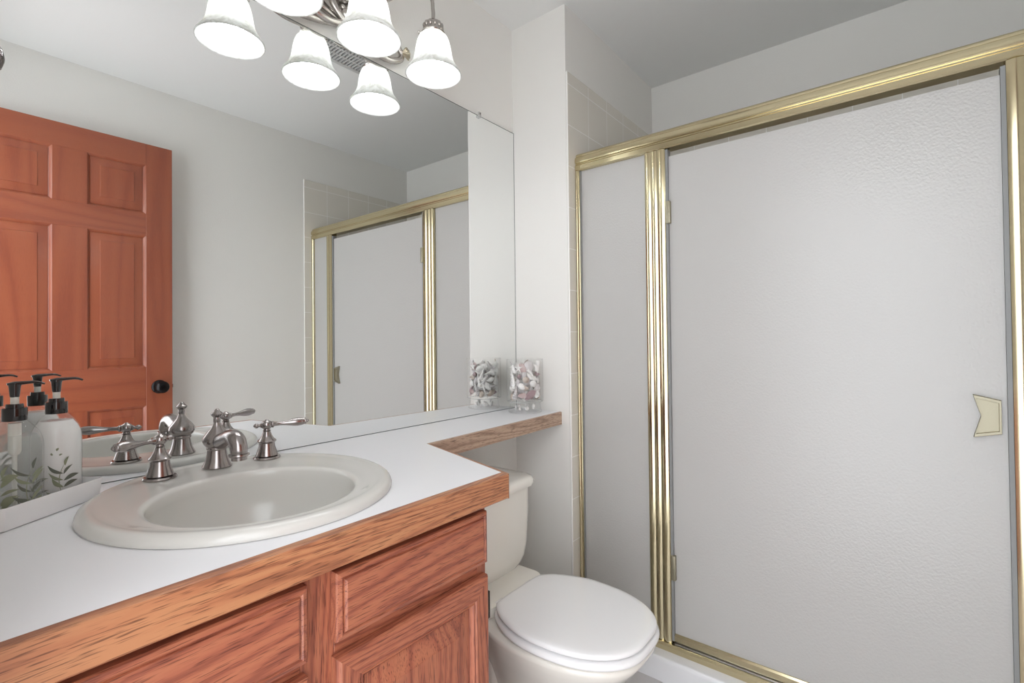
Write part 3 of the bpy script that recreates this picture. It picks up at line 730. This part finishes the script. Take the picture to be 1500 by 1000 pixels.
# large ones seen through the front
spec = [('scallop_shell', 'mauve', 0.031, 24, 0.049, 0.070, 8), ('scallop_shell', 'pink', 0.022, -10, 0.050, 0.068, -60), ('conch_shell', 'tan', 0.019, 6, 0.048, 0.128, 40),
        ('clam_shell', 'grey', 0.027, 20, 0.044, 0.176, 60), ('clam_shell', 'pink', 0.025, -12, 0.042, 0.172, 100), ('scallop_shell', 'grey', 0.022, -32, 0.044, 0.112, 200), ('scallop_shell', 'white', 0.022, 78, 0.048, 0.072, 160), ('scallop_shell', 'white', 0.021, 26, 0.040, 0.142, 90), ('scallop_shell', 'grey', 0.022, -6, 0.040, 0.150, 30), ('clam_shell', 'white', 0.020, 46, 0.042, 0.076, 10), ('auger_shell', 'white', 0.030, -56, 0.052, 0.122, 62), ('auger_shell', 'grey', 0.032, -42, 0.052, 0.084, 66),
        ('scallop_shell', 'white', 0.024, -58, 0.048, 0.165, 40), ('clam_shell', 'white', 0.017, -14, 0.055, 0.103, 70), ('scallop_shell', 'white', 0.024, 58, 0.050, 0.168, -50),
        ('conch_shell', 'white', 0.015, 50, 0.051, 0.130, 60), ('clam_shell', 'grey', 0.020, 62, 0.051, 0.098, 20), ('conch_shell', 'mauve', 0.013, -26, 0.051, 0.140, 0),
        ('starfish', 'white', 0.020, -26, 0.056, 0.172, 10), ('clam_shell', 'tan', 0.016, -68, 0.052, 0.060, 0), ('conch_shell', 'white', 0.013, 62, 0.053, 0.064, 90),
        ('scallop_shell', 'tan', 0.019, -2, 0.050, 0.098, 110), ('clam_shell', 'white', 0.018, 38, 0.050, 0.112, -30), ('auger_shell', 'white', 0.024, 30, 0.050, 0.150, 15)]
for k_, c_, s_, th, rd, z_, sp_ in spec:
    p, a = jp(th, rd, z_); shell(k_, c_, s_, p, facing(a, 90, sp_))
rs = random.Random(11); ks = ['scallop_shell', 'clam_shell', 'clam_shell', 'scallop_shell', 'conch_shell', 'auger_shell', 'starfish']
cs = {'scallop_shell': ['white', 'white', 'grey', 'tan'], 'clam_shell': ['white', 'white', 'grey', 'tan'], 'conch_shell': ['white', 'tan', 'mauve'], 'auger_shell': ['white', 'grey'], 'starfish': ['white']}
for lv in range(5):
    for j in range(8):
        th = 84 + 192*j/7 + (lv % 2)*12 + rs.uniform(-5, 5)
        k_ = rs.choice(ks); p, a = jp(th, 0.050 if k_ != 'auger_shell' else 0.052, 0.064+0.028*lv+rs.uniform(-0.004, 0.004))
        shell(k_, rs.choice(cs[k_]), rs.uniform(0.021, 0.026) if k_ != 'conch_shell' else 0.015, p, facing(a, 90, rs.uniform(-90, 90)))
for lv in range(5):
    for j in range(3):
        p, a = jp(120*j+70*lv, 0.022, 0.066+0.026*lv); k_ = rs.choice(['clam_shell', 'scallop_shell'])
        shell(k_, 'grey' if k_ == 'clam_shell' else 'white', 0.025, p, facing(a, 90, rs.uniform(-90, 90)))
for j in range(7):          # small shells in the hollow foot
    p, a = jp(-90+52*j, 0.034, 0.018+0.005*(j % 2)); k_ = ['clam_shell', 'auger_shell', 'conch_shell'][j % 3]
    shell(k_, 'white', 0.0125, p, facing(a, 90, 70+20*j))

# ------------------------------------------------------------------ toilet
TX = -0.428
T = thing('toilet', 'white two-piece toilet with closed lid between vanity and shower', 'toilet', (TX, -0.42, 0))
def rrect(cx, cy, hw, hd, r, z, n=5, back=None):
    P = []
    for (sx, sy, a0) in ((1, -1, -PI/2), (1, 1, 0), (-1, 1, PI/2), (-1, -1, PI)):
        rr = r if sy < 0 or back is None else back
        for i in range(n+1):
            a = a0 + PI/2*i/n; P.append(Vector((cx+sx*(hw-rr)+rr*math.cos(a), cy+sy*(hd-rr)+rr*math.sin(a), z)))
    return P
cy_ = -0.140
b = NB()
loft(b, [rrect(TX, -0.150, 0.150, 0.085, 0.04, 0.378, back=0.02), rrect(TX, -0.147, 0.178, 0.092, 0.045, 0.392, back=0.02), rrect(TX, -0.146, 0.192, 0.096, 0.045, 0.412, back=0.02), rrect(TX, -0.144, 0.200, 0.101, 0.045, 0.45, back=0.02),
         rrect(TX, -0.143, 0.205, 0.105, 0.045, 0.54, back=0.02), rrect(TX, -0.142, 0.208, 0.107, 0.045, 0.640, back=0.02)])
obj('tank', b, M['toilet'], T, smooth=50)
b = NB()
loft(b, [rrect(TX, -0.145, 0.206, 0.106, 0.044, 0.641, back=0.02), rrect(TX, -0.146, 0.218, 0.117, 0.05, 0.645, back=0.02), rrect(TX, -0.146, 0.221, 0.120, 0.05, 0.655, back=0.02), rrect(TX, -0.146, 0.220, 0.119, 0.05, 0.665, back=0.02),
         rrect(TX, -0.146, 0.214, 0.113, 0.046, 0.673, back=0.02), rrect(TX, -0.146, 0.200, 0.100, 0.04, 0.678, back=0.02), rrect(TX, -0.146, 0.10, 0.05, 0.03, 0.681, back=0.02)])
obj('tank_lid', b, M['toilet'], T, smooth=50)
_half = [(0, -0.757), (0.075, -0.749), (0.135, -0.707), (0.175, -0.635), (0.190, -0.545), (0.184, -0.465), (0.155, -0.392), (0.122, -0.350), (0.092, -0.338), (0, -0.336)]
_full = [Vector((x, y, 0)) for x, y in _half] + [Vector((-x, y, 0)) for x, y in _half[-2:0:-1]]
def _closed(P, n):
    out = []; k = len(P)
    for i in range(k):
        a, b_, c, d = P[i-1], P[i], P[(i+1) % k], P[(i+2) % k]
        for j in range(n):
            t = j/n; out.append(0.5*((2*b_) + (c-a)*t + (2*a-5*b_+4*c-d)*t*t + (3*b_-a-3*c+d)*t**3))
    return out
OUTL = _closed(_full, 4)
def egg(cx, yb, yf, hw, hb, z):
    """seat outline (straight back, round front) fitted between yb and yf with half-width hw"""
    return [Vector((cx+p.x/0.190*hw, yf+(p.y+0.757)/0.421*(yb-yf), z)) for p in OUTL]
b = NB(); E_ = lambda o_, z, f=0.0: egg(TX, -0.337-o_*0.6, -0.757+o_, 0.185-o_, 0.115, z)
loft(b, [E_(0.016, 0.3790), E_(0.007, 0.3800), E_(0.003, 0.383), E_(0.002, 0.387), E_(0.003, 0.391), E_(0.008, 0.3945), E_(0.020, 0.3955), E_(0.028, 0.3962), E_(0.10, 0.3975)])
lid = obj('seat_lid', b, M['seat'], T, smooth=60)
b = NB()
loft(b, [E_(0.014, 0.3560), E_(0.003, 0.357), E_(-0.003, 0.361), E_(-0.004, 0.367), E_(-0.001, 0.3725), E_(0.006, 0.3750), E_(0.06, 0.3755)])
obj('seat_ring', b, M['seat'], T, smooth=60)
for sx in (-1, 1):
    b = NB(); box(b, TX+sx*0.070-0.018, TX+sx*0.070+0.018, -0.350, -0.318, 0.3535, 0.380, 0.006, 3); obj('seat_hinge', b, M['seat'], T)
b = NB()
def bowl(s, yb, yf, z, hw): return egg(TX, yb, yf, hw, hw*0.75, z)
loft(b, [bowl(0, -0.30, -0.60, 0.0, 0.105), bowl(0, -0.30, -0.60, 0.03, 0.100), bowl(0, -0.285, -0.60, 0.12, 0.098), bowl(0, -0.27, -0.635, 0.20, 0.120), bowl(0, -0.265, -0.695, 0.27, 0.158),
         bowl(0, -0.262, -0.735, 0.315, 0.178), bowl(0, -0.260, -0.750, 0.336, 0.186), bowl(0, -0.26, -0.752, 0.346, 0.188), bowl(0, -0.262, -0.748, 0.3515, 0.182), bowl(0, -0.29, -0.70, 0.3525, 0.150)])
obj('bowl', b, M['toilet'], T, smooth=60)
b = NB()
loft(b, [rrect(TX, -0.20, 0.10, 0.15, 0.04, 0.0), rrect(TX, -0.20, 0.095, 0.15, 0.04, 0.25), rrect(TX, -0.19, 0.13, 0.145, 0.04, 0.33), rrect(TX, -0.19, 0.15, 0.150, 0.04, 0.362), rrect(TX, -0.19, 0.147, 0.147, 0.04, 0.3775)])
obj('pedestal', b, M['toilet'], T, smooth=60)

# ------------------------------------------------------------------ vanity light with three bell shades
LY = -0.153; LXs = [-1.046, -0.814, -0.582]; RZ = 1.958
LF = thing('vanity_light', 'ornate three-lamp vanity light with white bell shades above the mirror', 'light fixture', (-0.814, 0, 2.10))
b = NB()
rg = []
for k, yy in ((1.0, -0.0008), (1.0, -0.010), (0.93, -0.018), (0.80, -0.022), (0.72, -0.021)):
    rg.append([Vector((-0.814+0.105*k*math.cos(2*PI*i/48), yy, 2.130+0.062*k*math.sin(2*PI*i/48))) for i in range(48)])
loft(b, rg); obj('backplate', b, M['fixture'], LF, smooth=40)
def strand(ctrl, r0, r1=None, mat='fixture', name='scroll'):
    b = NB(); pts = spline(ctrl, 8); tube(b, pts, lerp_list(r0 if isinstance(r0, list) else [r0, r1 or r0], len(pts)), 10)
    return obj(name, b, M[mat], LF, smooth=50)
X0 = -0.814
for sg in (-1, 1):
    q = lambda dx, y, z: (X0+sg*dx, y, z)
    strand([q(-0.09, -0.022, 2.080), q(-0.03, -0.028, 2.062), q(0.04, -0.028, 2.038), q(0.10, -0.026, 2.024), q(0.155, -0.024, 2.022), q(0.200, -0.024, 2.036), q(0.212, -0.026, 2.058), q(0.190, -0.028, 2.078), q(0.165, -0.030, 2.062), q(0.168, -0.030, 2.046)], [0.0075, 0.0095, 0.0105, 0.010, 0.0085, 0.006])
    strand([q(-0.055, -0.044, 2.105), q(-0.035, -0.048, 2.070), q(0.01, -0.046, 2.042), q(0.06, -0.040, 2.034), q(0.11, -0.034, 2.050), q(0.14, -0.030, 2.072)], [0.006, 0.0095, 0.010, 0.007])
    strand([q(0.0, -0.034, 2.120), q(0.05, -0.040, 2.150), q(0.10, -0.036, 2.165), q(0.145, -0.030, 2.150), q(0.150, -0.028, 2.120), q(0.125, -0.028, 2.110)], [0.009, 0.009, 0.0065])
    strand([q(-0.02, -0.036, 2.035), q(0.02, -0.044, 2.060), q(0.05, -0.044, 2.100), q(0.09, -0.036, 2.130)], [0.005, 0.0085, 0.006])
    # cluster of leaves at the end of each scroll
    b = NB()
    for i in range(5):
        a = -0.7 + 0.45*i
        c0 = Vector(q(0.212, -0.032, 2.060))
        d_ = Vector((sg*math.cos(a), -0.25, math.sin(a)))
        pts = [c0 + d_*0.024*k + Vector((0, -0.006*math.sin(PI*k), 0)) for k in (0, 0.35, 0.7, 1.0)]
        tube(b, pts, [0.005, 0.0085, 0.0075, 0.0025], 8, 0.7)
    obj('leaf_cluster', b, M['fixture_gold'], LF, smooth=50)
b = NB(); sphere(b, (X0, -0.046, 2.070), 0.017, (1, 0.8, 1), 10)
for a in range(6): sphere(b, (X0+0.021*math.cos(a*PI/3), -0.044, 2.070+0.021*math.sin(a*PI/3)), 0.008, (1, 1, 1), 6)
obj('rosette', b, M['fixture'], LF, smooth=50)
for i, lx in enumerate(LXs):
    # arm from the backplate up and over to the lamp holder
    ax = X0 + (lx-X0)*0.30
    if i == 1: ctrl = [(X0, -0.02, 2.150), (X0, -0.06, 2.185), (X0, -0.11, 2.205), (lx, LY, 2.190), (lx, LY, 2.125)]
    else: ctrl = [(ax, -0.02, 2.135), (ax+(lx-ax)*0.3, -0.055, 2.165), (ax+(lx-ax)*0.68, -0.11, 2.215), (lx-(lx-ax)*0.06, LY+0.004, 2.200), (lx, LY, 2.160), (lx, LY, 2.125)]
    pts = spline(ctrl, 8); b = NB(); tube(b, pts, 0.0058, 12); arm = obj('arm', b, M['fixture'], LF, smooth=50)
    b = NB()
    lathe(b, [(0.0062, 0.045), (0.009, 0.043), (0.013, 0.038), (0.023, 0.033), (0.028, 0.024), (0.030, 0.010), (0.034, 0.004), (0.036, 0.0), (0.034, -0.003), (0.002, -0.003)], (lx, LY, 2.086), n=32)
    for a in range(12):
        th = a*PI/6; sphere(b, (lx+0.0265*math.cos(th), LY+0.0265*math.sin(th), 2.107), 0.0062, (1, 1, 1.5), 5)
    for a in range(3):
        th = a*2*PI/3+0.4; lathe(b, [(0.002, 0.0), (0.002, 0.008), (0.005, 0.009), (0.005, 0.013), (0.002, 0.014)], (lx+0.033*math.cos(th), LY+0.033*math.sin(th), 2.086), (math.cos(th), math.sin(th), 0), 8)
    holder = obj('lamp_holder', b, M['fixture'], LF, smooth=50)
    z = RZ
    prof = [(0.030, 0.124), (0.037, 0.1215), (0.044, 0.114), (0.0495, 0.100), (0.0535, 0.082), (0.0565, 0.062), (0.0600, 0.046), (0.0660, 0.031), (0.0740, 0.019), (0.0805, 0.010), (0.0835, 0.006), (0.0848, 0.003), (0.0845, 0.0), (0.083, -0.001), (0.0812, 0.000)]
    inner = [(r_-0.0028, h_) for r_, h_ in prof[-4::-1]]
    inner = [(0.0795, 0.004)] + [(r_-0.003, h_+0.0008) for r_, h_ in prof[9::-1]]
    b = NB(); lathe(b, prof+inner, (lx, LY, z), n=56, cap0=False, cap1=False)
    obj('glass_shade', b, M['shade'], LF, smooth=60)
    b = NB(); lathe(b, [(0.013, 0.118), (0.013, 0.085), (0.016, 0.074), (0.024, 0.058), (0.0300, 0.042), (0.0315, 0.032), (0.0295, 0.020), (0.0235, 0.010), (0.014, 0.004), (0.004, 0.0015), (0.001, 0.001)], (lx, LY, z+0.006), n=32)
    obj('bulb', b, M['bulb'], holder, smooth=60)

# ------------------------------------------------------------------ ceiling exhaust grille
VT = thing('exhaust_vent', 'square slotted exhaust fan grille on the ceiling, seen in the mirror', 'vent', (-0.35, -0.66, H))
x0, x1, ya, yb_ = -0.49, -0.205, -0.775, -0.545
b = NB(); box(b, x0, x1, ya, ya+0.022, H-0.012, H-0.0005, 0.003); box(b, x0, x1, yb_-0.022, yb_, H-0.012, H-0.0005, 0.003)
box(b, x0, x0+0.022, ya+0.022, yb_-0.022, H-0.012, H-0.0005, 0.003); box(b, x1-0.022, x1, ya+0.022, yb_-0.022, H-0.012, H-0.0005, 0.003)
obj('frame', b, M['vent'], VT)
b = NB(); n = 15
for i in range(n+1):
    xx = x0+0.022+(x1-x0-0.044)*i/n; box(b, xx-0.0032, xx+0.0032, ya+0.02, yb_-0.02, H-0.010, H-0.002)
for k in (1, 2, 3): yy = ya+0.022+(yb_-ya-0.044)*k/4; box(b, x0+0.02, x1-0.02, yy-0.004, yy+0.004, H-0.0105, H-0.0015)
obj('slats', b, M['vent'], VT, smooth=0)
b = NB(); box(b, x0+0.02, x1-0.02, ya+0.02, yb_-0.02, H-0.0012, H-0.0004); obj('fan_opening', b, pbr('vent_shadow', srgb(60, 60, 60), 0.8), VT, smooth=0)

# ------------------------------------------------------------------ open six-panel door against the far wall
def dx(x): return -1.60674 + (x+1.60674)*0.989
def dz(z): return 1.14465 + (z-1.14465)*0.989
DY = -1.620; DT = 0.035
XA, XB = -1.520, dx(-0.733)
cols = [(dx(-1.408), dx(-1.185)), (dx(-1.067), dx(-0.844))]
rows = [(dz(1.785), dz(2.025)), (dz(1.030), dz(1.675)), (0.20, dz(0.842))]
ZT_ = dz(2.131)
D = bpy.data.objects.new('door_1', None); COL.objects.link(D); D.location = ((XA+XB)/2, DY-DT/2, 0); D['kind'] = 'structure'
D['label'] = 'open reddish wooden six-panel door with black knob, seen in the mirror'
b = NB()
for (xa, xb) in ((XA, cols[0][0]), (cols[1][1], XB)): box(b, xa, xb, DY-DT, DY, 0.012, ZT_, 0.0012, 1)
for za, zb in rows: box(b, cols[0][1], cols[1][0], DY-DT, DY, za+0.0001, zb-0.0001)
obj('stiles', b, M['door_z'], D, smooth=0)
b = NB()
for (za, zb) in ((rows[0][1], ZT_-0.0001), (rows[1][1], rows[0][0]), (rows[2][1], rows[1][0]), (0.012, rows[2][0])):
    box(b, cols[0][0]+0.0001, cols[1][1]-0.0001, DY-DT, DY-0.0002, za, zb, 0.0006, 1)
obj('rails', b, M['door_x'], D, smooth=0)
for xa, xb in cols:
    for za, zb in rows:
        b = NB()
        for s_ in (1, -1):
            Y = lambda dd: (DY-dd) if s_ > 0 else (DY-DT+dd)
            R = lambda i, dd: ring_xz(xa+i, xb-i, za+i, zb-i, Y(dd))
            loft(b, [R(0.0001, 0.0008), R(0.004, 0.003), R(0.009, 0.009), R(0.012, 0.0105), R(0.013, 0.0085), R(0.046, 0.0025), R(0.047, 0.0005)], False, True)
        obj('raised_panel', b, M['door_z'], D, smooth=15)
kx, kz = dx(-0.790), dz(0.930)
b = NB(); lathe(b, [(0.033, 0), (0.033, 0.003), (0.030, 0.007), (0.015, 0.010), (0.012, 0.028), (0.020, 0.034), (0.0275, 0.043), (0.029, 0.052), (0.025, 0.060), (0.012, 0.0645), (0.010, 0.0635), (0.001, 0.0632)], (kx, DY, kz), (0, 1, 0), 40)
obj('door_knob', b, M['knob'], D, smooth=45)
b = NB(); lathe(b, [(0.033, 0), (0.030, 0.006), (0.014, 0.009), (0.014, 0.02), (0.024, 0.028), (0.026, 0.044), (0.012, 0.050)], (kx, DY-DT, kz), (0, -1, 0), 32)
obj('door_knob', b, M['knob'], D, smooth=45)
b = NB(); box(b, XB, XB+0.006, DY-DT*0.65, DY-DT*0.35, kz-0.008, kz+0.008, 0.001); obj('latch', b, M['chrome'], D)

# ------------------------------------------------------------------ robe hook on the left wall
RH = thing('robe_hook', 'round dark chrome hook knob at the top left beside the mirror', 'hook', (WX, -0.30, 1.54))
b = NB(); lathe(b, [(0.026, 0), (0.025, 0.006), (0.012, 0.010), (0.008, 0.018), (0.008, 0.040)], (WX, -0.30, 1.540), (1, 0, 0), 28); obj('wall_plate', b, M['chrome'], RH, smooth=45)
b = NB(); lathe(b, [(0.008, 0.038), (0.014, 0.042), (0.022, 0.047), (0.0265, 0.053), (0.0265, 0.058), (0.022, 0.062), (0.020, 0.066), (0.014, 0.072), (0.004, 0.075), (0.001, 0.0752)], (WX, -0.30, 1.540), (1, 0, 0), 32)
obj('hook_knob', b, M['chrome'], RH, smooth=45)
